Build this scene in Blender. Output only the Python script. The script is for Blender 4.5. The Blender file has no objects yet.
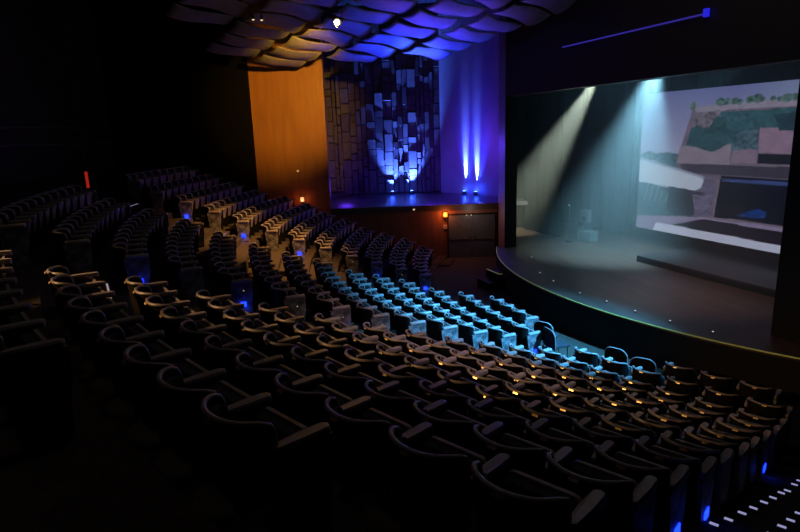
import bpy, math, random
from mathutils import Vector, Matrix, noise as mnoise
random.seed(7)
R = math.radians
scene = bpy.context.scene
COL = scene.collection

# ---------------------------------------------------------------- helpers
class MB:
    """collects shapes; build() links them as ONE mesh object"""
    def __init__(s): s.v = []; s.f = []; s.m = []
    def add(s, vs, fs, mi=0):
        n = len(s.v); s.v += [tuple(v) for v in vs]
        s.f += [tuple(i + n for i in f) for f in fs]; s.m += [mi] * len(fs)
        return s
    def box(s, c, size, rot=None, mi=0):
        x, y, z = [d / 2 for d in size]
        vs = [Vector((a * x, b * y, d * z)) for a in (-1, 1) for b in (-1, 1) for d in (-1, 1)]
        if rot is not None: vs = [rot @ v for v in vs]
        vs = [v + Vector(c) for v in vs]
        return s.add(vs, [(0, 1, 3, 2), (4, 6, 7, 5), (0, 4, 5, 1), (2, 3, 7, 6), (0, 2, 6, 4), (1, 5, 7, 3)], mi)
    def cyl(s, a, b, r0, r1=None, n=12, mi=0):
        r1 = r0 if r1 is None else r1
        a = Vector(a); b = Vector(b); d = (b - a).normalized()
        u = d.orthogonal().normalized(); w = d.cross(u)
        vs = []
        for p, r in ((a, r0), (b, r1)):
            for i in range(n):
                t = 2 * math.pi * i / n
                vs.append(p + u * r * math.cos(t) + w * r * math.sin(t))
        fs = [(i, (i + 1) % n, n + (i + 1) % n, n + i) for i in range(n)]
        fs += [tuple(reversed(range(n))), tuple(range(n, 2 * n))]
        return s.add(vs, fs, mi)
    def tube(s, pts, r, n=8, mi=0, cap=True):
        pts = [Vector(p) for p in pts]; vs = []; fs = []
        for i, p in enumerate(pts):
            d = (pts[min(i + 1, len(pts) - 1)] - pts[max(i - 1, 0)]).normalized()
            u = Vector((0, 0, 1)); u = (u - d * u.dot(d))
            u = u.normalized() if u.length > 1e-3 else d.orthogonal().normalized()
            w = d.cross(u)
            for k in range(n):
                t = 2 * math.pi * k / n
                vs.append(p + (u * math.cos(t) + w * math.sin(t)) * r)
        for i in range(len(pts) - 1):
            for k in range(n):
                k2 = (k + 1) % n
                fs.append((i * n + k, i * n + k2, (i + 1) * n + k2, (i + 1) * n + k))
        if cap:
            fs.append(tuple(reversed(range(n)))); fs.append(tuple(range((len(pts) - 1) * n, len(pts) * n)))
        return s.add(vs, fs, mi)
    def prism(s, outline, z0, z1, mi=0, tf=None):
        """outline: list of (a,b); extruded along third axis; tf maps (a,b,c)->xyz"""
        tf = tf or (lambda a, b, c: (a, b, c)); n = len(outline)
        vs = [tf(a, b, z0) for a, b in outline] + [tf(a, b, z1) for a, b in outline]
        fs = [(i, (i + 1) % n, n + (i + 1) % n, n + i) for i in range(n)]
        fs += [tuple(reversed(range(n))), tuple(range(n, 2 * n))]
        return s.add(vs, fs, mi)
    def mesh(s, name, mats, smooth=False):
        me = bpy.data.meshes.new(name); me.from_pydata(s.v, [], s.f); 
        for m in (mats if isinstance(mats, (list, tuple)) else [mats]): me.materials.append(m)
        for p, mi in zip(me.polygons, s.m):
            p.material_index = mi; p.use_smooth = smooth
        me.update()
        return me
    def build(s, name, mats, parent=None, smooth=False, bevel=0):
        o = bpy.data.objects.new(name, s.mesh(name, mats, smooth)); COL.objects.link(o)
        if parent: o.parent = parent
        if bevel:
            b = o.modifiers.new('bevel', 'BEVEL'); b.width = bevel; b.segments = 2; b.limit_method = 'ANGLE'
        return o

def tag(o, label=None, cat=None, group=None, kind=None):
    if label: o['label'] = label
    if cat: o['category'] = cat
    if group: o['group'] = group
    if kind: o['kind'] = kind
    return o
def empty(name, loc, rz=0):
    o = bpy.data.objects.new(name, None); COL.objects.link(o); o.location = loc; o.rotation_euler = (0, 0, rz)
    o.empty_display_size = .2
    return o

def mat(name, col, rough=.6, metal=0, spec=.5, emit=None, es=0, noise=None, bump=0, scale=8, stretch=(1, 1, 1)):
    m = bpy.data.materials.new(name); m.use_nodes = True; nt = m.node_tree; b = nt.nodes['Principled BSDF']
    b.inputs['Base Color'].default_value = (*col, 1); b.inputs['Roughness'].default_value = rough
    b.inputs['Metallic'].default_value = metal; b.inputs['Specular IOR Level'].default_value = spec
    if emit: b.inputs['Emission Color'].default_value = (*emit, 1); b.inputs['Emission Strength'].default_value = es
    if noise or bump:
        tc = nt.nodes.new('ShaderNodeTexCoord'); mp = nt.nodes.new('ShaderNodeMapping')
        mp.inputs['Scale'].default_value = stretch
        nz = nt.nodes.new('ShaderNodeTexNoise'); nz.inputs['Scale'].default_value = scale; nz.inputs['Detail'].default_value = 4
        nt.links.new(tc.outputs['Object'], mp.inputs[0]); nt.links.new(mp.outputs[0], nz.inputs['Vector'])
        if noise:
            r = nt.nodes.new('ShaderNodeValToRGB')
            r.color_ramp.elements[0].color = (*noise, 1); r.color_ramp.elements[1].color = (*col, 1)
            r.color_ramp.elements[0].position = .35; r.color_ramp.elements[1].position = .65
            nt.links.new(nz.outputs['Fac'], r.inputs[0]); nt.links.new(r.outputs[0], b.inputs['Base Color'])
        if bump:
            bp = nt.nodes.new('ShaderNodeBump'); bp.inputs['Strength'].default_value = bump; bp.inputs['Distance'].default_value = .02
            nt.links.new(nz.outputs['Fac'], bp.inputs['Height']); nt.links.new(bp.outputs[0], b.inputs['Normal'])
    return m

M = dict(
    shell=mat('seat_shell', (.012, .010, .010), .6, noise=(.008, .007, .007), scale=20, spec=.08),
    rim=mat('seat_rim', (.32, .27, .25), .38, noise=(.24, .20, .19), scale=12),
    arm=mat('armrest_wood', (.38, .32, .31), .42, noise=(.28, .23, .22), scale=14, stretch=(1, 5, 1)),
    fabric=mat('seat_fabric', (.045, .042, .05), .9, noise=(.03, .028, .034), scale=40, spec=.2),
    pan=mat('seat_pan', (.33, .27, .25), .5, noise=(.24, .2, .18), scale=15),
    panel=mat('end_panel', (.26, .24, .25), .5, noise=(.05, .045, .05), scale=6, spec=.3),
    plate=mat('brass_plate', (.95, .66, .30), .36, metal=1),
    carpet=mat('dark_carpet', (.09, .068, .052), .95, noise=(.06, .046, .036), scale=25, spec=.1),
    wood=None,
    black=mat('black_paint', (.012, .0115, .011), .75, spec=.2),
    blackwall=mat('dark_wall', (.034, .031, .030), .8, noise=(.026, .024, .023), scale=2, spec=.2),
    drape=mat('black_drape', (.006, .0065, .007), .9, spec=.1),
    sail=mat('sail_fabric', (.32, .29, .29), .55, noise=(.24, .22, .22), scale=3, spec=.3),
    metal=mat('dark_metal', (.05, .05, .05), .4, metal=.6),
    chrome=mat('chrome', (.7, .68, .64), .25, metal=1),
    yellow=mat('yellow_edge', (.55, .5, .12), .5, emit=(.42, .45, .10), es=.12),
    tile=mat('relief_tile', (.14, .10, .10), .5, noise=(.09, .07, .07), scale=3, spec=.4),
    plaster=mat('smooth_wall', (.4, .34, .36), .6, noise=(.36, .3, .32), scale=1.5),
    door=mat('door_paint', (.12, .12, .12), .5, noise=(.09, .09, .09), scale=4),
    blueled=mat('blue_led', (.0, .0, .05), .3, emit=(.004, .02, 1), es=6),
    whiteled=mat('white_led', (.05, .05, .05), .3, emit=(.62, .58, .95), es=.9),
    warmled=mat('warm_led', (.05, .05, .05), .3, emit=(1, .72, .35), es=1.2),
    lampglow=mat('lamp_lens', (1, .8, .4), .3, emit=(1, .62, .18), es=60),
    redglow=mat('red_lens', (.3, .02, .02), .3, emit=(1, .04, .02), es=.3),
    orangeglow=mat('orange_lens', (1, .3, .05), .3, emit=(1, .20, .02), es=2.6),
    barglow=mat('bar_glow', (.02, .02, .1), .4, emit=(.05, .035, .5), es=.5),
    cream=mat('cream_plastic', (.6, .55, .45), .5),
)
def plank_mat(name, c1, c2, rough, pw=.14, ang=0, ps=2.4):
    m = bpy.data.materials.new(name); m.use_nodes = True; nt = m.node_tree; b = nt.nodes['Principled BSDF']
    tc = nt.nodes.new('ShaderNodeTexCoord'); mp = nt.nodes.new('ShaderNodeMapping'); mp.inputs['Rotation'].default_value = (0, 0, ang)
    br = nt.nodes.new('ShaderNodeTexBrick'); br.inputs['Color1'].default_value = (*c1, 1); br.inputs['Color2'].default_value = (*c2, 1)
    br.inputs['Mortar'].default_value = (c2[0] * .3, c2[1] * .3, c2[2] * .3, 1)
    br.inputs['Scale'].default_value = 1; br.inputs['Brick Width'].default_value = ps; br.inputs['Row Height'].default_value = pw
    br.inputs['Mortar Size'].default_value = .004
    mp2 = nt.nodes.new('ShaderNodeMapping'); mp2.inputs['Scale'].default_value = (1, 12, 1); mp2.inputs['Rotation'].default_value = (0, 0, ang)
    nz = nt.nodes.new('ShaderNodeTexNoise'); nz.inputs['Scale'].default_value = 1.6; nz.inputs['Detail'].default_value = 5
    mx = nt.nodes.new('ShaderNodeMix'); mx.data_type = 'RGBA'; mx.blend_type = 'MULTIPLY'; mx.inputs['Factor'].default_value = .7
    rp = nt.nodes.new('ShaderNodeMapRange'); rp.inputs[3].default_value = .35; rp.inputs[4].default_value = 1.3
    L = nt.links.new
    L(tc.outputs['Object'], mp.inputs[0]); L(tc.outputs['Object'], mp2.inputs[0]); L(mp.outputs[0], br.inputs[0]); L(mp2.outputs[0], nz.inputs[0])
    L(nz.outputs['Fac'], rp.inputs[0]); L(br.outputs[0], mx.inputs[6]); L(rp.outputs[0], mx.inputs[7]); L(mx.outputs[2], b.inputs['Base Color'])
    b.inputs['Roughness'].default_value = rough
    return m
M['stagewood'] = plank_mat('stage_boards', (.13, .075, .06), (.085, .05, .042), .42, .16, R(90 + 8))

def wall_wood():
    m = bpy.data.materials.new('orange_wood_panel'); m.use_nodes = True; nt = m.node_tree; b = nt.nodes['Principled BSDF']
    tc = nt.nodes.new('ShaderNodeTexCoord'); mp = nt.nodes.new('ShaderNodeMapping'); mp.inputs['Scale'].default_value = (1, 1, .12)
    nz = nt.nodes.new('ShaderNodeTexNoise'); nz.inputs['Scale'].default_value = 5; nz.inputs['Detail'].default_value = 6
    r = nt.nodes.new('ShaderNodeValToRGB'); r.color_ramp.elements[0].position = .3; r.color_ramp.elements[1].position = .7
    r.color_ramp.elements[0].color = (.33, .125, .035, 1); r.color_ramp.elements[1].color = (.42, .17, .048, 1)
    L = nt.links.new
    L(tc.outputs['Object'], mp.inputs[0]); L(mp.outputs[0], nz.inputs[0]); L(nz.outputs['Fac'], r.inputs[0]); L(r.outputs[0], b.inputs['Base Color'])
    b.inputs['Roughness'].default_value = .5
    return m
M['wood'] = wall_wood()

# ---------------------------------------------------------------- hall geometry
CX, CY = 23.2, 13.67                    # centre the rows and the stage edge curve around
def P(r, th, z=0):
    t = R(th); return Vector((CX - r * math.cos(t), CY + r * math.sin(t), z))
HD = R(20.5)
G = Vector((math.sin(HD), math.cos(HD), 0)); Lr = Vector((math.cos(HD), -math.sin(HD), 0))
def W(s, g, z=0):                       # frame of the side wall: s along it, g distance of the wall
    return Vector((Lr.x * s + G.x * g, Lr.y * s + G.y * g, z))
RK = [14.9, 15.6, 16.45, 17.3, 18.15, 19.0, 19.9, 20.8, 21.7, 22.65] + [22.65 + .92 * i for i in range(1, 5)]
ZK = [-.12, -.12, 0, .25, .53, .8, 1.13, 1.46, 1.8, 2.17] + [2.17 + .37 * i for i in range(1, 5)]
FZ = [z - .90 for z in ZK]              # floor of each row
NR = len(RK)
EDGE = [r + .14 for r in RK]            # step up just behind each row

# camera
cam_d = bpy.data.cameras.new('camera'); cam = bpy.data.objects.new('camera', cam_d); COL.objects.link(cam)
cam_d.sensor_width = 36; cam_d.lens = 585 / 800 * 36; cam_d.clip_start = .05; cam_d.clip_end = 200
pt, rl = R(13), R(-2)
fw = Vector((math.sin(HD) * math.cos(pt), math.cos(HD) * math.cos(pt), -math.sin(pt)))
rt = Vector((math.cos(HD), -math.sin(HD), 0)); up = rt.cross(fw)
rt2 = rt * math.cos(rl) + up * math.sin(rl); up2 = -rt * math.sin(rl) + up * math.cos(rl)
mw = Matrix((rt2, up2, -fw)).transposed().to_4x4(); mw.translation = Vector((0, 0, 4.8))
cam.matrix_world = mw; scene.camera = cam
CAM = Vector((0, 0, 4.8))
def proj(p):
    d = Vector(p) - CAM; z = d.dot(fw)
    if z < .05: return None
    return 400 + 585 * d.dot(rt2) / z, 266 - 585 * d.dot(up2) / z, z

# ---------------------------------------------------------------- floor of the house
AIS = dict(A=(-10.3, -6.5), B=(11.0, 17.3), C=(35.0, 39.5), D=(-33.8, -28.0))
def terr(th, a, b):
    pass
f = MB()
ths = sorted(set([-60, -50, -40, 45, 50, 55] + [v for a in AIS.values() for v in a] + [x * 2.5 for x in range(-14, 17)]))
RMAX = 30.2
def profile(aisle):
    pr = [(13.0, FZ[0])]
    for k in range(NR):
        e = EDGE[k]; z0 = FZ[k]; z1 = FZ[k + 1] if k + 1 < NR else FZ[k] + .15
        if aisle and z1 - z0 > .05:
            pr += [(e - .46, z0), (e - .46, (z0 + z1) / 2), (e, (z0 + z1) / 2), (e, z1)]
        else:
            pr += [(e, z0), (e, z1)]
    pr.append((RMAX, pr[-1][1])); return pr
for a, b in zip(ths, ths[1:]):
    mid = (a + b) / 2
    aisle = any(lo < mid < hi for lo, hi in AIS.values())
    pr = profile(aisle)
    vs = [P(r, a, z) for r, z in pr] + [P(r, b, z) for r, z in pr]; n = len(pr)
    f.add(vs, [(i, i + 1, n + i + 1, n + i) for i in range(n - 1)])
    for r_, z_ in ():
        pass
# side cheeks of the half steps
for lo, hi in AIS.values():
    for k in range(NR - 1):
        if FZ[k + 1] - FZ[k] > .05:
            zm = (FZ[k] + FZ[k + 1]) / 2
            for th in (lo, hi):
                f.add([P(EDGE[k] - .46, th, FZ[k]), P(EDGE[k], th, FZ[k]), P(EDGE[k], th, zm), P(EDGE[k] - .46, th, zm)], [(0, 1, 2, 3)])
tag(f.build('floor', M['carpet']), kind='structure')

# rear wall, curved round behind the last row
w = MB(); n = 40
vs = []
for i in range(n + 1):
    th = -62 + i * (46 + 62) / n
    vs += [P(30, th, -1), P(30, th, 11.2), P(30.25, th, 11.2), P(30.25, th, -1)]
w.add(vs, [tuple(4 * i + q for q in (j, (j + 1) % 4)) + tuple(4 * (i + 1) + q for q in ((j + 1) % 4, j)) for i in range(n) for j in range(4)])
tag(w.build('wall_rear', M['blackwall']), kind='structure')
for z in (5.35, 4.95):
    t = MB().tube([P(29.85, -20 + i * 2.5, z - (i * .012 if z < 5 else 0)) for i in range(22)], .035, 6)
    tag(t.build('trim_1' if z > 5 else 'trim_2', mat('rail%d' % (z * 10), (.10, .10, .10), .4)), kind='structure')

# ceiling
c = MB(); c.box((6, 14, 11.3), (50, 50, .2)); tag(c.build('ceiling', M['blackwall']), kind='structure')

# side wall of orange wood with the raised niche
GW = 26.6
def wbox(mb, s0, s1, g0, g1, z0, z1, mi=0):
    vs = [W(s, g, z) for s in (s0, s1) for g in (g0, g1) for z in (z0, z1)]
    mb.add(vs, [(0, 1, 3, 2), (4, 6, 7, 5), (0, 4, 5, 1), (2, 3, 7, 6), (0, 2, 6, 4), (1, 5, 7, 3)], mi)
LEDGE = 1.46
w = MB()
for z0, z1 in ((-1.05, 3.1), (3.115, 5.71), (5.735, 7.79), (7.82, 11.2)):
    wbox(w, -6.28, -3.06, GW, GW + .5, z0, z1)
wbox(w, -6.28, -3.06, GW + .03, GW + .5, -1.05, 11.2)
tag(w.build('wall_side', M['wood']), kind='structure')
w = MB()
for i in range(5):
    a = -3.05 + i * 1.52; wbox(w, a, a + 1.50, GW, GW + .35, -1.05, LEDGE - .28)
wbox(w, -3.05, 4.55, GW + .02, GW + .35, -1.05, LEDGE - .28)
tag(w.build('wall_parapet', mat('parapet_wood_shaded', (.24, .10, .05), .5, noise=(.16, .065, .035), scale=4, stretch=(1, 1, .2))), kind='structure')  # same wood as the side wall; its dimmer light is put into the colour
w = MB(); wbox(w, -3.05, 4.62, GW - .12, GW + .45, LEDGE - .28, LEDGE); tag(w.build('trim_3', mat('parapet_cap', (.06, .04, .03), .5)), kind='structure')
# dark wall left of the orange panel
w = MB(); wbox(w, -14.5, -6.30, GW - .1, GW + .4, -1.05, 11.2); tag(w.build('wall_left', mat('black_wall_paint', (.005, .0045, .0045), .9, spec=.1)), kind='structure')
# niche floor, back, flanks
w = MB(); wbox(w, -4.6, 6.0, GW + .36, 34, LEDGE - .2, LEDGE - .03); tag(w.build('floor_niche', mat('niche_floor', (.06, .05, .055), .35)), kind='structure')
w = MB(); wbox(w, -5.0, 3.0, 32.75, 33.0, LEDGE - .2, 11.2); wbox(w, -5.2, -4.9, GW + .5, 33, LEDGE - .2, 11.2)
tag(w.build('wall_niche', mat('niche_wall', (.05, .04, .045), .7)), kind='structure')
w = MB()
vs = [W(2.4, 32.2, LEDGE - .1), W(5.6, 28.7, LEDGE - .1), W(5.8, 28.9, LEDGE - .1), W(2.6, 32.9, LEDGE - .1)]
vs += [Vector((v.x, v.y, 11.2)) for v in vs]
w.add(vs, [(0, 1, 2, 3), (4, 7, 6, 5), (0, 4, 5, 1), (1, 5, 6, 2), (2, 6, 7, 3), (3, 7, 4, 0)])
tag(w.build('wall_niche_end', M['plaster']), kind='structure')
# relief of projecting blocks on the niche back wall
rel = MB(); s = -4.7; rr = random.Random(3)
cols = []
while s < 2.35:
    wd = rr.choice((.22, .28, .34, .46)); cols.append((s, min(wd, 2.45 - s))); s += wd
for s0, wd in cols:
    z = LEDGE
    while z < 9.9:
        hh = rr.choice((.36, .55, .75, .95)); d = rr.uniform(.06, .34); tl = R(rr.uniform(-7, 7)); tw = R(rr.uniform(-6, 6))
        c0 = W(s0 + wd / 2, 32.72 - d / 2, z + hh / 2)
        rot = Matrix.Rotation(-HD, 3, 'Z') @ Matrix.Rotation(tl, 3, 'X') @ Matrix.Rotation(tw, 3, 'Z')
        rel.box(c0, (wd - .05, d, hh - .05), rot); z += hh
o = rel.build('acoustic_relief', M['tile']); tag(o, 'dark relief of tilted blocks covering the niche back wall, lit blue from below', 'wall relief')

# return wall between niche and stage arch, arch header and near jamb
w = MB()
vs = [Vector((12.2, 20.4, -1.05)), Vector((12.75, 20.4, -1.05)), W(5.9, 28.9, -1.05), W(4.58, GW, -1.05)]
vs[2] = W(5.6, 28.9, -1.05)
top = [Vector((v.x, v.y, 11.2)) for v in vs]
w.add(vs + top, [(3, 2, 1, 0), (4, 5, 6, 7), (2, 3, 7, 6), (3, 0, 4, 7)]); w.add(vs + top, [(1, 2, 6, 5), (0, 1, 5, 4)], 1)
tag(w.build('wall_return', (mat('return_wood', (.20, .11, .08), .55, noise=(.15, .08, .06), scale=2), M['drape'])), kind='structure')
w = MB(); w.box((12.5, 14.6, 8.6), (.6, 11.6, 5.3)); tag(w.build('wall_arch', mat('arch_paint', (.022, .016, .012), .6)), kind='structure')
w = MB(); w.box((12.5, 3.3, 5.05), (.6, 11.0, 12.3)); tag(w.build('wall_right', M['black']), kind='structure')

# ---------------------------------------------------------------- stage
SR = 13.2
st = MB(); arc = []
a0, a1 = 32.6, -37
N = 60
for i in range(N + 1): arc.append(P(SR, a0 + (a1 - a0) * i / N))
pts = [(p.x, p.y) for p in arc] + [(12.2, 3.0), (23, 3.0), (23, 24.6), (15.1, 24.6), (12.76, 20.42)]
st.prism(pts, -1.05, 0)
tag(st.build('stage_floor', M['stagewood']), kind='structure')
e = MB(); e.tube([P(SR + .012, a0 + (a1 + 4 - a0) * i / 90, .0) for i in range(91)], .017, 6)
tag(e.build('stage_edge_strip', M['yellow']), 'thin yellow-green strip running round the curved edge of the stage', 'edge strip')
e = MB(); vs = []
for i in range(N + 1):
    for rr_, zz in ((SR + .03, -1.02), (SR + .03, -.06), (SR + .005, -.06), (SR + .005, -1.02)): vs.append(P(rr_, a0 + (a1 - a0) * i / N, zz))
e.add(vs, [tuple(4 * i + q for q in (j, (j + 1) % 4)) + tuple(4 * (i + 1) + q for q in ((j + 1) % 4, j)) for i in range(N) for j in range(4)])
tag(e.build('trim_4', M['black']), kind='structure')
# small side steps with a yellow nosing
t = empty('stage_steps', (10.9, 18.5, -1.02)); tag(t, 'small black step with yellow nosing beside the far end of the stage', 'steps')
b = MB(); b.box((.12, 0, .31), (.9, .95, .62)); b.box((-.52, 0, .16), (.4, .95, .32)); b.build('tread_block', M['black'], t)
b = MB(); b.box((-.31, 0, .625), (.05, .95, .02)); b.box((.1, -.45, .625), (.8, .05, .02)); b.build('nosing', M['yellow'], t)
# footlights
FL = [(12.11, 18.3), (11.0, 16.1), (10.75, 15.0), (10.6, 13.5), (10.72, 12.5), (10.78, 11.48), (10.95, 10.48), (11.2, 9.46)]
ordw = ['zeroth', 'first', 'second', 'third', 'fourth', 'fifth', 'sixth', 'seventh', 'eighth', 'ninth', 'tenth', 'eleventh', 'twelfth', 'thirteenth', 'fourteenth', 'fifteenth', 'sixteenth', 'seventeenth', 'eighteenth', 'nineteenth', 'twentieth']
for i, (x, y) in enumerate(FL):
    t = empty('floor_marker_light', (x, y, 0)); tag(t, 'tiny white marker light on the stage boards, %s from the far wall' % ordw[i + 1], 'marker light', 'marker lights along the stage edge')
    MB().cyl((0, 0, 0), (0, 0, .03), .045, .04, 10).build('housing', M['metal'], t)
    MB().cyl((0, 0, .03), (0, 0, .045), .025, .018, 8).build('lens', mat('marker_lens%d' % i, (.5, .5, .5), .3, emit=(1, .9, .85), es=.5), t)
# drapes
def drape(name, x, y0, y1, z0, z1, label):
    vs = []; n = int(abs(y1 - y0) / .05)
    for i in range(n + 1):
        y = y0 + (y1 - y0) * i / n; dx = .07 * math.sin(y * 14) + .03 * math.sin(y * 37 + 1)
        vs += [(x + dx, y, z0), (x + dx, y, z1)]
    for i in range(n + 1):
        y = y0 + (y1 - y0) * i / n; dx = .07 * math.sin(y * 14) + .03 * math.sin(y * 37 + 1)
        vs += [(x + dx + .012, y, z0), (x + dx + .012, y, z1)]
    m = 2 * (n + 1)
    fs = [(2 * i, 2 * i + 2, 2 * i + 3, 2 * i + 1) for i in range(n)] + [(m + 2 * i, m + 2 * i + 1, m + 2 * i + 3, m + 2 * i + 2) for i in range(n)]
    mb = MB(); mb.add(vs, fs); o = mb.build(name, M['drape'], smooth=True); tag(o, label, 'curtain'); return o
drape('stage_curtain', 20.6, 5.0, 24.3, 0.02, 8.5, 'black pleated curtain closing the back of the stage behind the screen')
drape('stage_curtain', 15.4, 21.2, 24.0, .02, 8.5, 'black side curtain at the far wing, nearest the stage arch')
drape('stage_curtain', 18.2, 20.0, 23.5, .02, 8.5, 'black side curtain at the far wing, just beside the projection screen')
w = MB(); w.box((19.2, 24.5, 4.5), (7.8, .2, 9)); tag(w.build('wall_wing', M['black']), kind='structure')
w = MB(); w.prism([(12.8, 3), (22, 3), (22, 24.5), (15.1, 24.5), (12.8, 20.45)], 9.0, 9.15); tag(w.build('ceiling_stage', M['black']), kind='structure')

# projection screen: the picture is laid out as a colour grid on the glowing face
SY0, SY1, SZ0, SZ1 = 18.85, 8.6, .62, 5.88
def inpoly(p, y, z):
    c = False; n = len(p)
    for i in range(n):
        y1, z1 = p[i]; y2, z2 = p[i - 1]
        if (z1 > z) != (z2 > z) and y < (y2 - y1) * (z - z1) / (z2 - z1) + y1: c = not c
    return c
def hx(r, g, b): return tuple((v / 255) ** 2.2 for v in (r, g, b))
SH = [  # (polygon, colour, speckle)
    ([(18.9, 3.53), (18.35, 3.72), (18.0, 3.6), (17.43, 3.68), (16.9, 3.6), (16.5, 3.0), (17.8, 2.9), (18.9, 3.3)], hx(70, 92, 105), .9),
    ([(18.9, 2.5), (16.9, 2.3), (15.2, 2.4), (14.5, 1.4), (15.16, 1.38), (18.9, .95)], hx(62, 88, 100), .25),
    ([(16.95, 3.3), (16.82, 3.95), (16.42, 5.24), (8.6, 5.42), (8.6, 1.4), (14.9, 1.4), (15.75, 1.4), (16.0, 2.3), (16.9, 3.1)], hx(116, 104, 124), .15),
    ([(16.35, 5.28), (8.6, 5.45), (8.6, 5.14), (16.30, 5.10)], hx(150, 144, 168), .1),
    ([(16.90, 3.27), (8.6, 3.36), (8.6, 2.95), (16.6, 2.95)], hx(66, 62, 78), .15),
    ([(16.6, 2.95), (8.6, 2.98), (8.6, 2.88), (16.3, 2.82)], hx(100, 88, 112), .1),
    ([(16.15, 2.8), (15.2, 2.8), (15.3, 1.45), (16.1, 1.4)], hx(104, 98, 128), .3),
    ([(17.3, 2.4), (16.2, 2.35), (16.0, 1.45), (16.9, 1.35), (17.3, 1.5)], hx(44, 52, 62), .2),
    ([(16.25, 5.06), (15.27, 5.12), (15.21, 4.5), (16.33, 4.45)], hx(112, 108, 122), .5),
    ([(15.25, 5.05), (8.6, 5.14), (8.6, 4.25), (15.25, 4.2)], hx(56, 92, 104), .3),
    ([(14.75, 4.4), (13.72, 4.45), (13.72, 3.8), (14.75, 3.8)], hx(76, 100, 116), .4),
    ([(16.88, 3.92), (14.74, 3.98), (14.75, 3.31), (17.01, 3.28)], hx(142, 130, 150), .12),
    ([(14.61, 3.80), (13.77, 3.82), (13.76, 3.38), (14.71, 3.37)], hx(136, 118, 144), .12),
    ([(13.74, 4.52), (12.0, 4.44), (12.0, 3.71), (13.72, 3.72)], hx(146, 122, 150), .12),
    ([(13.72, 3.71), (12.0, 3.70), (12.0, 3.40), (13.72, 3.40)], hx(28, 28, 38), .1),
    ([(11.7, 4.5), (9.4, 4.5), (9.4, 3.7), (11.7, 3.7)], hx(140, 120, 148), .12),
    ([(16.45, 4.52), (16.2, 4.62), (15.7, 4.50), (15.4, 4.92), (15.1, 4.92), (14.9, 4.5), (14.56, 4.45), (14.52, 4.02), (14.85, 4.0), (15.0, 3.92), (15.39, 3.72), (15.77, 3.76), (16.1, 3.86), (16.62, 3.92)], hx(52, 84, 94), .35),
    ([(13.3, 4.9), (12.3, 5.0), (11.0, 4.9), (11.2, 4.4), (13.1, 4.42)], hx(40, 66, 78), .35),
    ([(15.02, 2.91), (9.0, 2.96), (9.0, 1.55), (15.16, 1.48)], hx(14, 16, 30), .15),
    ([(14.95, 2.84), (9.0, 2.88), (9.0, 2.76), (14.95, 2.74)], hx(62, 78, 136), .1),
    ([(14.3, 1.62), (14.0, 1.78), (13.5, 1.95), (13.2, 1.86), (13.25, 1.68), (13.6, 1.62)], hx(16, 54, 120), .5),
    ([(18.9, 3.42), (18.2, 3.36), (15.71, 2.77), (15.8, 2.46), (16.06, 2.33), (17.5, 2.42), (18.9, 2.48)], hx(196, 212, 236), .03),
    ([(18.9, 3.48), (15.71, 2.86), (15.71, 2.78), (18.9, 3.38)], hx(150, 158, 190), .05),
    ([(17.6, 2.35), (15.7, 2.30), (15.6, 2.18), (17.6, 2.22)], hx(60, 62, 80), .05),
    ([(18.9, 1.10), (15.74, 1.40), (8.6, 1.50), (8.6, .55), (18.9, .55)], hx(140, 128, 165), .12),
    ([(17.05, .94), (15.65, 1.34), (8.6, 1.30), (8.6, .84)], hx(30, 20, 34), .05),
    ([(17.80, .95), (17.05, .94), (8.6, .82), (8.6, .55), (17.98, .55)], hx(200, 208, 238), .02),
]
for k in range(5):
    y = 18.35 - k * .27
    SH.insert(2, ([(y, 2.4), (y - .04, 2.4), (y + .12, 1.75), (y + .16, 1.75)], hx(130, 160, 175), .1))
fr = random.Random(11)
for k in range(26):                      # foliage tufts on the parapet
    y = 15.3 - k * .26 + fr.uniform(-.08, .08); zc = 5.36 + fr.uniform(-.02, .06); q = fr.uniform(.10, .2)
    SH.append(([(y + q * math.cos(a), zc + q * .75 * math.sin(a)) for a in [j * math.pi / 4 for j in range(8)]], hx(84, 112, 112), .6))
SH.append(([(16.42 + .13 * math.cos(a), 5.30 + .16 * math.sin(a)) for a in [j * math.pi / 4 for j in range(8)]], hx(96, 118, 104), .6))
sc = MB(); NX, NZ = 330, 170
me_v = []; 
for j in range(NZ + 1):
    for i in range(NX + 1): me_v.append((0, (SY1 - SY0) * (i / NX - .5), SZ0 - .6 + (SZ1 - SZ0) * j / NZ))
me_f = [(j * (NX + 1) + i, (j + 1) * (NX + 1) + i, (j + 1) * (NX + 1) + i + 1, j * (NX + 1) + i + 1) for j in range(NZ) for i in range(NX)]
scr = empty('projection_screen', (17.5, (SY0 + SY1) / 2, .6)); tag(scr, 'large projection screen above the stage showing a grey concrete building by a pool', 'screen')
me = bpy.data.meshes.new('picture'); me.from_pydata(me_v, [], me_f)
ca = me.color_attributes.new('picture', 'FLOAT_COLOR', 'POINT'); buf = []
def sm(a, b, t): return tuple(x + (y - x) * t for x, y in zip(a, b))
bbs = [(min(q[0] for q in p), max(q[0] for q in p), min(q[1] for q in p), max(q[1] for q in p)) for p, _, _ in SH]
for vx, vy, vz in me_v:
    y = vy + (SY0 + SY1) / 2; z = vz + .6
    t = max(0, min(1, (z - 3.3) / 2.6)); c = sm(hx(168, 172, 208), hx(112, 118, 178), t); k = .03
    c = sm(c, hx(150, 176, 200), max(0, min(1, (14.5 - y) / 3)) * .6)
    for (p, cc, sp), bb in zip(SH, bbs):
        if bb[0] <= y <= bb[1] and bb[2] <= z <= bb[3] and inpoly(p, y, z): c = cc; k = sp
    r = max(.2, 1 + k * ((fr.random() - .5) * .7 + 1.6 * mnoise.noise(Vector((y * 7, z * 9, 0))) + 1.1 * mnoise.noise(Vector((y * 2.2, z * 3, 5)))))
    buf += [c[0] * r, c[1] * r, c[2] * r, 1]
ca.data.foreach_set('color', buf)
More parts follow.
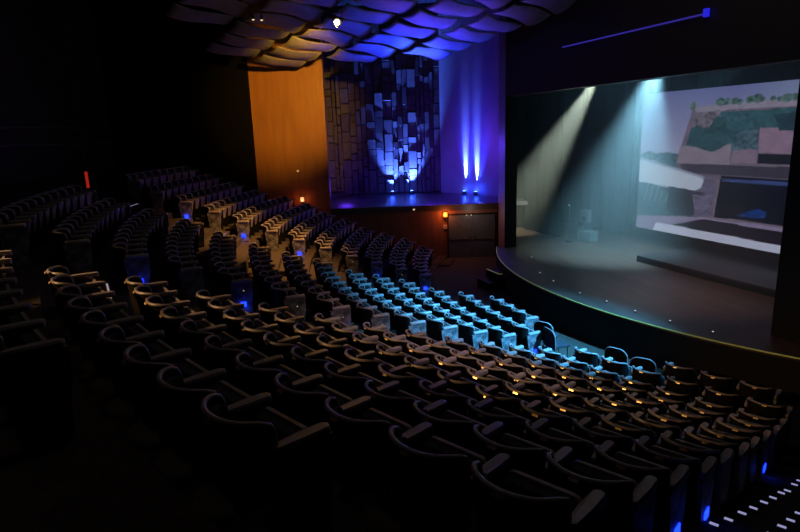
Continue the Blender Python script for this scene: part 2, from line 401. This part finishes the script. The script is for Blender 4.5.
pm = bpy.data.materials.new('projected_picture'); pm.use_nodes = True; nt = pm.node_tree
b = nt.nodes['Principled BSDF']; b.inputs['Base Color'].default_value = (.05, .05, .05, 1); b.inputs['Roughness'].default_value = .9; b.inputs['Specular IOR Level'].default_value = .1
at = nt.nodes.new('ShaderNodeAttribute'); at.attribute_name = 'picture'; nt.links.new(at.outputs['Color'], b.inputs['Emission Color']); b.inputs['Emission Strength'].default_value = .62
me.materials.append(pm)
o = bpy.data.objects.new('picture_surface', me); COL.objects.link(o); o.parent = scr
b = MB(); b.box((.06, 0, SZ0 - .6 + (SZ1 - SZ0) / 2), (.06, SY0 - SY1 + .04, SZ1 - SZ0 + .04)); b.build('backing_frame', M['black'], scr)
b = MB()
for y in (-4, 4): b.cyl((.06, y, SZ1 - .6), (.06, y, 8.42), .012, n=6)
b.build('hanging_cable', M['metal'], scr)
# low platform below the screen
t = empty('stage_platform', (16.4, 13.0, 0)); tag(t, 'low black platform standing on the stage under the projection screen', 'platform')
b = MB(); b.box((0, 0, .19), (2.9, 6.0, .06)); b.build('deck', mat('deck_black', (.03, .03, .032), .4), t)
for sx in (-1.35, 1.35):
    for sy in (-2.8, 0, 2.8): MB().box((sx, sy, .08), (.1, .1, .16)).build('leg', M['metal'], t)
b = MB(); b.box((-1.44, 0, .08), (.02, 6.0, .16)); b.box((0, -2.99, .08), (2.9, .02, .16)); b.build('skirt', M['drape'], t)
# gear in the far wing
t = empty('stage_monitor_speaker', (16.3, 20.55, 0), R(200)); tag(t, 'small grey speaker box on a pole at the far wing of the stage', 'speaker')
b = MB(); b.box((0, 0, .95), (.3, .34, .55)); b.build('cabinet', mat('speaker_grey', (.16, .16, .17), .6), t, bevel=.02)
MB().cyl((.155, 0, .86), (.165, 0, .86), .12, n=16).build('cone', M['metal'], t)
MB().cyl((0, 0, .02), (0, 0, .68), .02, n=8).build('pole', M['metal'], t)
MB().cyl((0, 0, 0), (0, 0, .03), .22, n=16).build('base', M['metal'], t)
t = empty('microphone_stand', (15.2, 20.2, 0)); tag(t, 'thin microphone stand at the far wing of the stage', 'stand')
MB().cyl((0, 0, .02), (0, 0, 1.5), .012, n=8).build('pole', M['chrome'], t)
MB().cyl((0, 0, 0), (0, 0, .03), .14, n=14).build('base', M['metal'], t)
MB().cyl((0, 0, 1.5), (-.1, 0, 1.62), .022, .03, n=10).build('microphone', M['chrome'], t)
t = empty('equipment_case', (15.9, 19.9, 0), R(15)); tag(t, 'low black equipment case on the stage floor near the far curtain', 'case')
b = MB(); b.box((0, 0, .24), (.5, .7, .44)); b.build('body', M['door'], t, bevel=.015)
b = MB(); b.box((-.255, 0, .26), (.012, .16, .03)); b.build('handle', M['chrome'], t)

# ---------------------------------------------------------------- fixtures on the side wall
t = empty('double_door', W(3.36, GW - .02, -1.03), -HD); tag(t, 'black double door with bright push bars low in the side wall beside the stage', 'door')
for sx in (-.54, .54):
    d = MB().box((sx, -.03, 1.0), (1.04, .05, 1.96)).build('door_leaf', M['door'], t)
    MB().box((sx, -.085, .86), (.94, .035, .035)).build('push_bar', M['chrome'], d)
    for q in (-.44, .44): MB().box((sx + q, -.075, .92), (.05, .05, .15)).build('bar_bracket', M['chrome'], d)
b = MB(); b.box((-1.1, -.02, 1.02), (.06, .1, 2.04)); b.box((1.1, -.02, 1.02), (.06, .1, 2.04)); b.box((0, -.02, 2.02), (2.26, .1, .06)); b.build('door_frame', M['black'], t)
for q, lab in ((3.12, 'left'), (3.33, 'right')):
    t = empty('indicator_lamp', W(q, GW - .02, LEDGE - .5), -HD); tag(t, 'tiny pale lamp above the black double door, %s of the two' % lab, 'lamp')
    MB().cyl((0, 0, 0), (0, -.05, 0), .04, n=10).build('housing', M['metal'], t)
    MB().cyl((0, -.05, 0), (0, -.06, 0), .028, n=10).build('lens', M['warmled'], t)
def sconce(loc, lab, glow, es=.07):
    t = empty('wall_lamp', loc, -HD); tag(t, lab, 'lamp')
    MB().box((0, -.02, -.12), (.12, .04, .34)).build('back_plate', M['metal'], t)
    MB().cyl((0, -.1, -.08), (0, -.1, .1), es, es * .9, 12).build('glass_shade', glow, t)
    MB().box((0, -.05, -.14), (.08, .12, .03)).build('bracket', M['metal'], t)
    return t
sconce(W(2.14, GW - .02, LEDGE - .45), 'glowing orange wall lamp left of the black double door', M['orangeglow'], .10)
t = empty('wall_switch', W(2.14, GW - .02, LEDGE - 1.02), -HD); tag(t, 'small square cream box on the wall under the orange lamp', 'switch box')
MB().box((0, -.02, 0), (.16, .04, .18)).build('cover', M['cream'], t); MB().box((0, -.045, 0), (.05, .02, .07)).build('button', M['metal'], t)
t = sconce(W(-4.31, GW - .02, 1.92), 'pale round lamp with red light below on the orange wood wall', mat('pale_glow', (1, .7, .4), .4, emit=(1, .5, .25), es=.9), .085)
MB().box((0, -.08, -.32), (.14, .06, .16)).build('red_light', mat('red_dim', (.2, .02, .02), .4, emit=(1, .03, .01), es=.35), t)
t = empty('wall_pinlight', W(-4.43, GW - .02, 3.2), -HD); tag(t, 'small pale sensor high on the orange wood wall', 'pinlight')  # small white dot of light on the wood wall
MB().cyl((0, 0, 0), (0, -.05, 0), .06, n=12).build('body', mat('pinlight', (.6, .5, .35), .5), t); MB().cyl((0, -.05, 0), (0, -.07, 0), .03, n=10).build('lens', M['warmled'], t)
t = empty('ledge_lamp', W(.72, GW - .14, LEDGE - .16), -HD); tag(t, 'tiny lamp fixed to the front of the niche ledge', 'lamp')
MB().box((0, -.02, 0), (.12, .06, .08)).build('housing', M['cream'], t); MB().box((0, -.055, 0), (.07, .02, .04)).build('lens', M['warmled'], t)
# exit light at the rear left
q = W(-10.45, 20, 3.55)
t = empty('exit_light', q, R(-10)); tag(t, 'small upright red light hanging over the dark seats at the far left', 'light')
MB().box((0, 0, 0), (.13, .10, .62)).build('housing', M['metal'], t)
MB().box((0, -.055, 0), (.09, .02, .54)).build('lens', M['redglow'], t)
MB().cyl((0, 0, .31), (0, 0, 11.2 - q.z), .012, n=6).build('hanging_rod', M['metal'], t)

# floodlights in the niche
UP = [(-.26, 31.9, 'leftmost'), (.78, 31.9, 'second from left'), (3.5, 30.75, 'third from left'), (4.02, 30.2, 'rightmost')]
def lamp(name, kind, loc, power, color, size=.1, target=None, angle=60, blend=.5):
    l = bpy.data.lights.new(name, kind); l.energy = power; l.color = color
    l.shadow_soft_size = size
    o = bpy.data.objects.new(name, l); COL.objects.link(o); o.location = loc
    if target is not None:
        o.rotation_euler = (Vector(target) - Vector(loc)).to_track_quat('-Z', 'Y').to_euler()
    if kind == 'SPOT': l.spot_size = R(angle); l.spot_blend = blend
    return o
for i, (s, g, lab) in enumerate(UP):
    t = empty('floor_uplight', W(s, g, LEDGE - .03), -HD); tag(t, 'small blue floor uplight in the raised niche, %s of four' % lab, 'uplight', 'uplights on the niche floor')
    MB().cyl((0, 0, 0), (0, 0, .05), .12, n=14).build('base', M['metal'], t)
    MB().cyl((0, 0, .05), (0, .04, .16), .08, .1, n=14).build('barrel', M['metal'], t)
    MB().cyl((0, .04, .16), (0, .045, .17), .085, n=14).build('lens', mat('uplens%d' % i, (.1, .2, 1), .3, emit=(.12, .3, 1), es=14), t)

# ---------------------------------------------------------------- ceiling sails
LAMP = W(-1.57, 18.0, 7.9)
def sail_mesh(seed):
    rr = random.Random(seed); n = 10; vs = []; fs = []
    bb = Vector((1.50, 1.28)); uu = Vector((.58, -.82)); ph = rr.uniform(-.4, .4); tw = rr.uniform(-.05, .05)
    def pt(i, j, dz):
        a = i / n - .5; c = j / n - .5
        s = bb.x * a * .97 + uu.x * c; g = bb.y * a * .97 + uu.y * c
        z = .17 * -g - .07 * math.cos(math.pi * c) + .05 * math.sin(math.pi * (a * 1.6 + ph)) + tw * a * c * 3
        v = Lr * s + G * g; return (v.x, v.y, z + dz)
    for dz in (0, .012):
        for i in range(n + 1):
            for j in range(n + 1): vs.append(pt(i, j, dz))
    q = (n + 1) ** 2
    for i in range(n):
        for j in range(n):
            a = i * (n + 1) + j; fs.append((a, a + n + 1, a + n + 2, a + 1)); fs.append((q + a, q + a + 1, q + a + n + 2, q + a + n + 1))
    for i in range(n):
        for a, b2 in ((i, i + 1), (n * (n + 1) + i, n * (n + 1) + i + 1), (i * (n + 1), (i + 1) * (n + 1)), (i * (n + 1) + n, (i + 1) * (n + 1) + n)):
            fs.append((a, b2, q + b2, q + a))
    mb = MB(); mb.add(vs, fs); return mb.mesh('sail', M['sail'], True)
SM = [sail_mesh(i) for i in range(5)]
nrow = {}
for j in range(0, -6, -1):
    cnt = 0
    for i in range(-9, 12):
        s = 1.34 + 1.47 * j + .72 * i; g = 24.07 + 1.58 * j - .93 * i
        if g > 24.75 or g < 15.2 or s < -6.6 or s > 6: continue
        if abs(s - (LAMP @ Lr)) < .55 and g < 19.0: continue
        cnt += 1
        if (s, g) == (0, 0): continue
        root = empty('ceiling_sail', W(s, g, 7.75 + .17 * (24 - g)))
        tag(root, 'hanging ceiling sail, %s from the side wall, %s row from the stage arch' % (ordw[cnt], ordw[1 - j]), 'ceiling panel', 'hanging ceiling sails')
        o = bpy.data.objects.new('sail_sheet', SM[(i * 3 + j * 5) % 5]); COL.objects.link(o); o.parent = root
        for a in (-.42, .42):
            v = Lr * (1.5 * a) + G * (1.28 * a); zz = -.17 * 1.28 * a
            MB().cyl((v.x, v.y, zz - .1), (v.x, v.y, 11.2 - root.location.z), .008, n=5).build('hanging_wire', M['metal'], root)
# hanging amber spotlight
t = empty('ceiling_spotlight', LAMP, R(-20)); tag(t, 'glaring amber spotlight hanging among the ceiling sails', 'spotlight')
MB().cyl((0, .3, .08), (0, .02, 0), .10, .12, 16).build('barrel', M['metal'], t)
MB().cyl((0, .0, 0), (0, -.03, -.005), .075, n=16).build('lens', M['lampglow'], t)
b = MB(); b.tube([(-.14, .15, .04), (-.14, .15, .3), (.14, .15, .3), (.14, .15, .04)], .012, 6); b.build('yoke', M['metal'], t)
MB().cyl((0, .15, .3), (0, .15, 11.2 - LAMP.z), .015, n=6).build('hanging_rod', M['metal'], t)
for s, z, lab in ((-4.1, 8.15, 'left'), (-3.85, 8.13, 'right')):
    t = empty('downlight', W(s, 18.6, z)); tag(t, 'tiny white bulb among the dark sails above the orange wall, %s of two' % lab, 'lamp')
    MB().cyl((0, 0, .02), (0, 0, .16), .05, .03, 10).build('housing', M['metal'], t); MB().cyl((0, 0, 0), (0, 0, .02), .03, .04, 10).build('lens', M['warmled'], t)
    MB().cyl((0, 0, .16), (0, 0, 11.2 - z), .008, n=5).build('hanging_wire', M['metal'], t)
# bar on the arch header; its blue light is put in as glow
t = empty('lighting_bar', (12.12, 14.0, 7.25)); tag(t, 'long thin blue-lit bar across the black header above the stage', 'lighting bar')
MB().cyl((0, -2.75, 0), (0, 2.75, 0), .022, n=10).build('tube', M['barglow'], t)
MB().box((0, -2.8, .02), (.08, .12, .18)).build('end_box', mat('box_glow', (.02, .02, .2), .4, emit=(.02, .02, .8), es=.8), t)
for y in (-2, 0, 2): MB().box((.04, y, 0), (.08, .04, .1)).build('bracket', M['metal'], t)

# ---------------------------------------------------------------- seats
def seat_parts():
    n = 14
    def curve(t, off=0):       # t -1..1 -> plan of the shell
        a = t * R(84); sy = math.copysign(abs(math.sin(a)) ** .95, a); cx = max(0, math.cos(a)) ** 1.0
        return (-.09 - (.23 - off) * cx, (.298 - off) * sy)
    def shell(th, zb, ztop, o0):
        lv = [0, .3, .65, .93, 1]; vs = []; fs = []
        for side in (0, 1):
            for i in range(n + 1):
                t = -1 + 2 * i / n; x, y = curve(t, o0 + side * th); zt = ztop - .035 * abs(t) ** 6
                for l in lv:
                    z = zb + (zt - zb) * l; vs.append((x - .10 * (z - .45) + .02, y, z))
        m = len(lv); q = (n + 1) * m
        for i in range(n):
            for k in range(m - 1):
                a = i * m + k
                fs.append((a, a + 1, a + m + 1, a + m)); fs.append((q + a, q + a + m, q + a + m + 1, q + a + 1))
            for k in (0, m - 1):
                a = i * m + k; fs.append((a, a + m, q + a + m, q + a))
        for i in (0, n):
            for k in range(m - 1):
                a = i * m + k; fs.append((a, q + a, q + a + 1, a + 1))
        mb = MB(); mb.add(vs, fs); return mb
    D = {}
    D['backrest'] = (shell(.028, .36, .872, 0), 'shell', True)
    D['back_cushion'] = (shell(.055, .44, .835, .03), 'fabric', True)
    rp = []
    for i in range(n + 1):
        t = -1 + 2 * i / n; x, y = curve(t, .012); z = .885 - .035 * abs(t) ** 6
        rp.append((x - .10 * (z - .45) + .02, y, z))
    x, y, z = rp[0]; rp = [(x + .025, y * .99, z - .13), (x + .018, y, z - .04)] + rp
    x, y, z = rp[-1]; rp = rp + [(x + .018, y, z - .04), (x + .025, y * .99, z - .13)]
    D['rim'] = (MB().tube(rp, .020, 7), 'rim', True)
    # tipped-up seat pan: rounded slab
    pan = MB(); out = []
    for cx_, cz_, a0_ in ((.20, .645, 0), (-.20, .645, 90), (-.18, .40, 180), (.18, .40, 270)):
        for k in range(4):
            a = R(a0_ + k * 30); out.append((cx_ + .05 * math.cos(a), cz_ + .05 * math.sin(a)))
    tf = lambda a, b, c_: (c_ + (b - .5) * .22 + .06, a, b)
    pan.prism(out, .035, .065, 0, tf)
    cu = [((a) * .94, .52 + (b - .52) * .92) for a, b in out]
    pan.prism(cu, -.05, .034, 1, tf)
    D['seat_cushion'] = (pan, ('pan', 'fabric'), False)
    def arm(side):
        mb = MB(); o_ = []
        for k in range(7):
            a = R(-90 + k * 30); o_.append((.20 + .048 * math.cos(a), .048 * math.sin(a)))
        o_ += [(.05, .050), (-.13, .034), (-.15, .015), (-.15, -.015), (-.13, -.034), (.05, -.050)]
        vs = []; N_ = len(o_)
        for z, sc_ in ((.675, .8), (.688, 1), (.718, 1), (.735, .80)):
            for a, b_ in o_: vs.append((.06 + (a - .06) * (sc_ * .1 + .9), side * .315 + b_ * sc_, z - .35 * max(0, a - .1) ** 2))
        fs = [(r_ * N_ + i, r_ * N_ + (i + 1) % N_, (r_ + 1) * N_ + (i + 1) % N_, (r_ + 1) * N_ + i) for r_ in range(3) for i in range(N_)]
        fs += [tuple(reversed(range(N_))), tuple(range(3 * N_, 4 * N_))]
        mb.add(vs, fs)
        return mb
    def sup(side):
        mb = MB(); o_ = [(-.14, .678), (.18, .678), (.17, .40), (.12, .10), (.14, 0.0), (-.10, 0.0), (-.07, .10), (-.08, .42)]
        mb.prism(o_, side * .315 - .018, side * .315 + .018, 0, lambda a, b_, c_: (a, c_, b_)); return mb
    D['armrest'] = (arm(1), 'arm', False)
    D['support'] = (sup(1), 'shell', False)
    D['armrest_end'] = (arm(-1), 'arm', False)
    def endp(side):
        o_ = [(-.19, .67), (.26, .67), (.25, .55), (.25, .42), (.215, .26), (.21, .02), (-.12, .02), (-.13, .2), (-.155, .42), (-.18, .56)]
        return MB().prism(o_, side * .318 - .022, side * .318 + .022, 0, lambda a, b_, c_: (a, c_, b_))
    D['end_panel'] = (endp(-1), 'panel', False)
    D['end_panel_far'] = (endp(1), 'panel', False)
    rot = Matrix.Rotation(R(-40), 3, 'Y')
    D['number_plate'] = (MB().box((-.362, 0, .874), (.010, .075, .024), Matrix.Rotation(R(28), 3, 'Y')), 'plate', False)
    return D
SP = seat_parts()
SMESH = {}
for k, (mb, ms, smo) in SP.items():
    SMESH[k] = mb.mesh(k, [M[q] for q in (ms if isinstance(ms, tuple) else (ms,))], smo)
MI = {'shell': 0, 'rim': 1, 'arm': 2, 'fabric': 3, 'pan': 4, 'panel': 5, 'plate': 6}
BASE = ['backrest', 'back_cushion', 'rim', 'seat_cushion', 'armrest', 'support', 'number_plate']
PNAME = {'armrest_end': 'armrest', 'end_panel_far': 'end_panel'}

blocks = {'near': [], 'middle': [], 'far': []}
PITCH = .63
def span(block, k):
    if block == 'near':
        lo, hi = -28.1, -10.9
        if k == 0: lo, hi = -27.0, -18.6
        if k == 1: hi = -11.9
    elif block == 'middle':
        lo, hi = -6.5, 10.7
        if k == 0: lo, hi = -2.4, 6.0
        if k == 1: lo, hi = -6.3, 9.8
        if k >= 8: lo = -6.0
        if k >= 9: lo = -4.8
    else:
        lo, hi = 17.6, 34.6
        if k < 2: return None
        if k >= 9: hi = 34.6 - (k - 8) * .8
        if k == 13: lo = 19
    return lo, hi
seats = []
for block in ('near', 'middle', 'far'):
    for k in range(NR):
        sp = span(block, k)
        if not sp: continue
        r0 = RK[k] - .33; lo, hi = sp
        if block == 'near' and k >= 12: lo = (-25, -21)[k - 12]
        n = int((hi - lo) * math.pi / 180 * r0 / PITCH + .06)
        if n < 1: continue
        for i in range(n):
            pt_ = PITCH * 1.006 / r0 * 180 / math.pi; th = hi - (hi - lo) / n * (n - i - .5) if (block == 'near' and k < 12) else lo + pt_ * (i + .5)
            p = P(r0, th, FZ[k]); seats.append(dict(block=block, k=k, i=i, n=n, th=th, p=p))
vis = []
for s_ in seats:
    q = proj(s_['p'] + Vector((0, 0, .7)))
    if q is None: continue
    m_ = 90 if q[2] < 6 else 50
    if -m_ < q[0] < 800 + m_ and -m_ < q[1] < 532 + m_ + 40: s_['d'] = q[2]; s_['in'] = (0 < q[0] < 800 and 0 < q[1] < 532); vis.append(s_)
vis.sort(key=lambda s_: (not s_['in'], s_['d']))
near_set = vis[:300]; rest = vis[300:]
print('SEATS', len(seats), 'visible', len(vis), 'in', sum(s_['in'] for s_ in vis))
AISLE_LED = {}
def add_part(root, key, parent=None):
    o = bpy.data.objects.new(PNAME.get(key, key), SMESH[key]); COL.objects.link(o); o.parent = parent or root
    return o
mled = MB().box((0.04, -.346, .22), (.12, .014, .10)).mesh('aisle_lamp', M['blueled'])
mdot = MB().cyl((.07, -.340, .50), (.07, -.346, .50), .008, n=8).mesh('marker_dot', M['warmled'])
BL = {('middle', 1), ('middle', 4), ('middle', 7), ('middle', 9), ('middle', 11), ('far', 2), ('far', 4), ('far', 7), ('far', 9), ('far', 11), ('near', 4), ('near', 8), ('near', 9)}
pos_led = []
def describe(s_):
    k, i, n, b_ = s_['k'], s_['i'], s_['n'], s_['block']
    q = proj(s_['p'] + Vector((0, 0, .7)))
    if b_ == 'middle' and k <= 4 or (b_ == 'near' and k <= 3 and s_['th'] > -20): adj = 'blue-lit'
    elif b_ == 'far' and k >= 5 and s_['th'] < 26: adj = 'amber-lit'
    else: adj = 'dark'
    end = {'near': 'camera-side', 'middle': 'near', 'far': 'near'}[b_]
    if i == 0: where = 'at the %s aisle end' % end
    elif i == n - 1: where = 'at the far aisle end'
    elif i < n / 2: where = '%s from its %s end' % (ordw[i + 1], end)
    else: where = '%s from its far end' % ordw[n - i]
    return '%s tip-up theatre seat %s, %s row from stage, %s block' % (adj, where, ordw[k + 1], b_)
groups = {'near': 'seats of the near block', 'middle': 'seats of the middle block', 'far': 'seats of the far block'}
for s_ in near_set:
    root = empty('theatre_seat', s_['p'], R(-s_['th']))
    tag(root, describe(s_), 'seat', groups[s_['block']])
    for key in BASE: add_part(root, key)
    if s_['i'] == 0:
        add_part(root, 'armrest_end'); pn = add_part(root, 'end_panel')
        if s_['block'] != 'near' and s_['k'] < 10:
            o = bpy.data.objects.new('marker_dot', mdot); COL.objects.link(o); o.parent = pn
        if (s_['block'], s_['k']) in BL:
            o = bpy.data.objects.new('aisle_lamp', mled); COL.objects.link(o); o.parent = pn; pos_led.append(s_)
    if s_['i'] == s_['n'] - 1: add_part(root, 'end_panel_far')
big = MB()
for s_ in rest:
    tfm = Matrix.Translation(s_['p']) @ Matrix.Rotation(R(-s_['th']), 4, 'Z')
    keys = list(BASE)
    if s_['i'] == 0: keys += ['armrest_end', 'end_panel']
    for key in keys:
        mb, ms, _ = SP[key]; ms = ms if isinstance(ms, tuple) else (ms,)
        n0 = len(big.v); big.v += [tuple(tfm @ Vector(v)) for v in mb.v]
        big.f += [tuple(a + n0 for a in f_) for f_ in mb.f]; big.m += [MI[ms[m_]] for m_ in mb.m]
    if s_['i'] == 0 and (s_['block'], s_['k']) in BL: pos_led.append(s_)
order = ['shell', 'rim', 'arm', 'fabric', 'pan', 'panel', 'plate']
if rest:
    o = big.build('distant_theatre_seats', [M[q] for q in order]); tag(o, 'rows of small distant tip-up theatre seats rising toward the side wall', 'seats', kind='stuff')
for s_ in pos_led:
    v = s_['p'] + Matrix.Rotation(R(-s_['th']), 3, 'Z') @ Vector((.04, -.46, .16))
    lamp('aisle_lamp_light', 'POINT', v, .3 if s_['block'] == 'near' else .9, (.02, .06, 1), .05)
    if s_ in rest:
        t = empty('aisle_lamp', s_['p'], R(-s_['th'])); tag(t, 'blue aisle lamp on the end panel of the %s row, %s block' % (ordw[s_['k'] + 1], s_['block']), 'aisle lamp')
        o = bpy.data.objects.new('lens', mled); COL.objects.link(o); o.parent = t

# loose round-backed chairs in front of the first row
def loose_chair(r, th, lab, turn=0, blue=True):
    t = empty('loose_chair', P(r, th, FZ[0]), R(-th + turn)); tag(t, lab, 'chair')
    o_ = []
    for cx_, cz_, a0_ in ((.08, .70, 0), (-.08, .70, 90), (-.2, .42, 180), (.2, .42, 270)):
        rd = .18 if cz_ > .6 else .05
        for k in range(6):
            a = R(a0_ + k * 18); o_.append((cx_ + rd * math.cos(a), cz_ + rd * math.sin(a)))
    bend = lambda a, b_, c_: (-.22 + c_ - .08 * (b_ - .4) + .5 * a * a, a, b_)
    MB().prism(o_, -.02, .02, 0, bend).build('backrest', M['shell'], t)
    MB().tube([bend(a, b_, 0) for a, b_ in o_] + [bend(*o_[0], 0)], .016, 6, cap=False).build('rim', M['rim'], t, True)
    b = MB(); b.box((.02, 0, .43), (.46, .46, .08)); b.build('seat', M['fabric'], t, bevel=.02)
    for sx in (-.17, .2):
        for sy in (-.19, .19): MB().cyl((sx, sy, 0), (sx, sy, .4), .014, n=8).build('leg', M['metal'], t)
loose_chair(14.6, -5.3, 'blue-lit loose chair with rounded back at the central aisle front, farther of the pair', 25)
loose_chair(14.8, -7.6, 'black loose chair with squarish rounded back at the central aisle front, nearer of the pair', -10)
loose_chair(14.6, -14.4, 'loose rounded chair before the near block, farther of the pair', 10)
loose_chair(14.7, -17.0, 'loose rounded chair before the near block, nearer of the pair', 20)

# step lights
names = {'A': 'central', 'B': 'far', 'C': 'side-wall', 'D': 'camera-side'}
def strip(aisle, r, th0, th1, z, lab, m_, h=.018):
    mid = (th0 + th1) / 2; L_ = R(abs(th1 - th0)) * r
    t = empty('step_light', P(r, mid, z), R(-mid)); tag(t, lab, 'step light', 'step lights of the %s aisle' % names[aisle])
    MB().box((0.004, 0, -h / 2 - .002), (.02, L_, h)).build('housing', M['metal'], t)
    MB().box((-.0, 0, .004), (.03, L_ * .96, .008)).build('lens', m_, t)
for k in (8, 10): pass
violet = mat('violet_led', (.05, .05, .05), .3, emit=(.55, .35, .75), es=.45)
dimled = mat('dim_led', (.05, .05, .05), .3, emit=(.65, .5, .5), es=.5)
for k, ta, tb in ((11, -6.0, -9.8), (10, -6.0, -9.6), (9, -7.6, -9.8)): strip('A', EDGE[k] + .02, ta, tb, FZ[k + 1], 'thin pale step light across the central aisle behind the %s row' % ordw[k + 1], dimled)
for k in (8, 9, 10, 11, 12): strip('B', EDGE[k] + .02, 15.2, 17.0, FZ[k + 1], 'thin violet step light in the far aisle behind the %s row' % ordw[k + 1], violet, .02)
for k in (2, 3, 4, 5, 6, 9, 10, 11, 12): strip('C', EDGE[k] + .02, 35.4, 37.0, FZ[k + 1], 'thin violet step light beside the side wall behind the %s row' % ordw[k + 1], mat('violet2', (.05, .05, .05), .3, emit=(.45, .35, .7), es=.2), .02)
cold = mat('cold_led', (.05, .05, .05), .3, emit=(.55, .55, 1), es=.5)
for k in range(3, 9):
    for hf in (0, 1):
        if k == 8 and not hf: continue
        r_ = EDGE[k] - (.46 if hf else 0); z_ = (FZ[k] + FZ[k + 1]) / 2 if hf else FZ[k + 1]
        for q, th in enumerate((-28.5 - (21.38 - r_) * .28, -29.5 - (21.38 - r_) * .28)):
            L_ = .08 / r_ * 57.3
            strip('D', r_ + .02, th, th + L_, z_, 'short white step light, %s column, %s step behind the %s row' % (('left', 'right')[q], ('upper', 'lower')[hf], ordw[k + 1]), cold, .016)

# ---------------------------------------------------------------- light
BLUE = (.01, .05, 1.0)
for i, (s, g, lab) in enumerate(UP):
    tgt = W(s, g + .62, LEDGE + 2.0) if i < 2 else W(s + .25, g + .25, LEDGE + 3.0)
    lamp('uplight_beam', 'SPOT', W(s, g + (.22 if i < 2 else 0), LEDGE + .16), (7000, 9500, 60000, 60000)[i], (.05, .14, 1) if i < 2 else (.08, .16, 1), .03, tgt, 64 if i < 2 else 15, 1)
    if i > 1: lamp('uplight_flood', 'SPOT', W(s, g - .15, LEDGE + .16), 3600, (.01, .03, 1), .05, W(s + .2, g, LEDGE + 5), 40, 1)
    lamp('uplight_spill', 'POINT', W(s, g - .25, LEDGE + .3), 14, BLUE, .06)
for s, g, z, e_ in ((-2.6, 29.5, 2.2, 40), (1.8, 29.5, 3.2, 110), (3.6, 28.6, 4, 90)):
    lamp('niche_wash', 'POINT', W(s, g, z), e_, (.12, .03, 1), .3)
for s, e_, tx in ((.6, 5600, (.6, 23.6, 8)), (2.4, 2900, (1.9, 22.8, 8.2)), (-.9, 1700, (-.8, 22.3, 8.2))):
    lamp('sail_wash', 'SPOT', W(s, 28.2, LEDGE + .3), e_, (.012, .035, 1), .1, W(*tx), 36, .9)
lamp('sail_glint', 'SPOT', W(.7, 27.6, LEDGE + .3), 4500, (.10, .22, 1), .05, W(.9, 23.9, 7.8), 22, 1)
lamp('purple_wash', 'SPOT', W(1.0, 27.5, LEDGE + .3), 1700, (.20, .05, 1), .1, W(2.2, 19.0, 8.6), 36, 1)
# amber hanging spotlight
lamp('amber_spot', 'SPOT', LAMP + Vector((0, 0, -.15)), 3700, (1, .50, .05), .10, W(-4.75, 26.6, 6.3), 44, .9)
lamp('amber_down', 'SPOT', LAMP + Vector((0, 0, -.15)), 4200, (1, .48, .12), .10, W(-4.7, 19.3, .8), 56, 1)
lamp('amber_glare', 'SPOT', LAMP + Vector((0, 0, -.12)), 90, (1, .50, .10), .08, (0, 0, 4.4), 60, 1)
# orange lamps
lamp('door_lamp', 'POINT', W(2.14, GW - .3, LEDGE - .42), 24, (1, .20, .04), .08)
lamp('wall_lamp_light', 'POINT', W(-4.31, GW - .3, 1.9), 3, (1, .2, .05), .08)
lamp('indicator_light', 'POINT', W(3.3, GW - .8, LEDGE - .3), 9, (1, .75, .65), .1)
# cyan stage wash on the front seats, from the header
lamp('cyan_wash', 'SPOT', (11.6, 6.2, 7.6), 33000, (.07, .47, 1), .12, (7.5, 12.1, -.2), 42, 1)
# warm spots added unseen behind the audience so the seat plates glint
for y_, z_, tg, e_ in ((3.8, 5.1, (4.2, 4.8, 1.8), 900), (9.0, 5.2, (5.2, 7.2, 1.0), 1500), (12.2, 5.4, (8.5, 7.6, 0), 360)):
    lamp('glint_warm', 'SPOT', (-5.6, y_, z_), e_, (1, .56, .22), .12, tg, 32, 1)
lamp('house_warm', 'SPOT', (8, 3, 10.4), 2200, (1, .72, .64), .25, (4.2, 9.4, .9), 28, 1)
lamp('soft_fill', 'POINT', (9, 11, 10.6), 55, (1, .86, .82), .6)  # unseen fill points added to brighten the dark hall
lamp('soft_fill', 'POINT', (0, 6, 10.6), 32, (1, .88, .85), .6)
# stage
lamp('stage_warm', 'SPOT', (9.5, 11, 7.4), 900, (1, .68, .58), .2, (13.4, 12.6, 0), 48, 1)
lamp('beam_white', 'SPOT', (13.6, 16.55, 6.6), 15000, (.80, .95, .76), .05, (14.4, 22.4, 1.6), 20, .8)
lamp('beam_cyan', 'SPOT', (14.4, 15.0, 6.7), 9500, (.34, .78, 1), .10, (15.2, 17.6, 0), 54, 1)
lamp('stage_fill', 'POINT', (15.5, 17.5, 7.6), 60, (.25, .7, 1), .4)
lamp('beam_cyan_side', 'SPOT', (13.8, 10.2, 6.9), 500, (.3, .75, 1), .05, (15.4, 17.5, 4.0), 16, .8)

# haze over the stage
hz = MB(); hz.prism([(12.83, 4.2), (20.4, 4.2), (20.4, 23.9), (14.9, 23.9), (12.83, 20.5)], .03, 8.95)
hm = bpy.data.materials.new('stage_haze'); hm.use_nodes = True; nt = hm.node_tree
nt.nodes.remove(nt.nodes['Principled BSDF'])
vs_ = nt.nodes.new('ShaderNodeVolumeScatter'); vs_.inputs['Density'].default_value = .06; vs_.inputs['Color'].default_value = (.9, .95, 1, 1); vs_.inputs['Anisotropy'].default_value = .2
nt.links.new(vs_.outputs[0], nt.nodes['Material Output'].inputs['Volume'])
o = hz.build('stage_haze', hm); tag(o, 'thin haze filling the stage, showing the light beams', 'haze', kind='stuff')

# world and view
wd = bpy.data.worlds.new('world'); scene.world = wd; wd.use_nodes = True
wd.node_tree.nodes['Background'].inputs[0].default_value = (0, 0, 0, 1)
vs = scene.view_settings; vs.view_transform = 'Standard'; vs.look = 'None'; vs.exposure = 0; vs.gamma = 1; vs.use_curve_mapping = False
scene.cycles.volume_bounces = 0
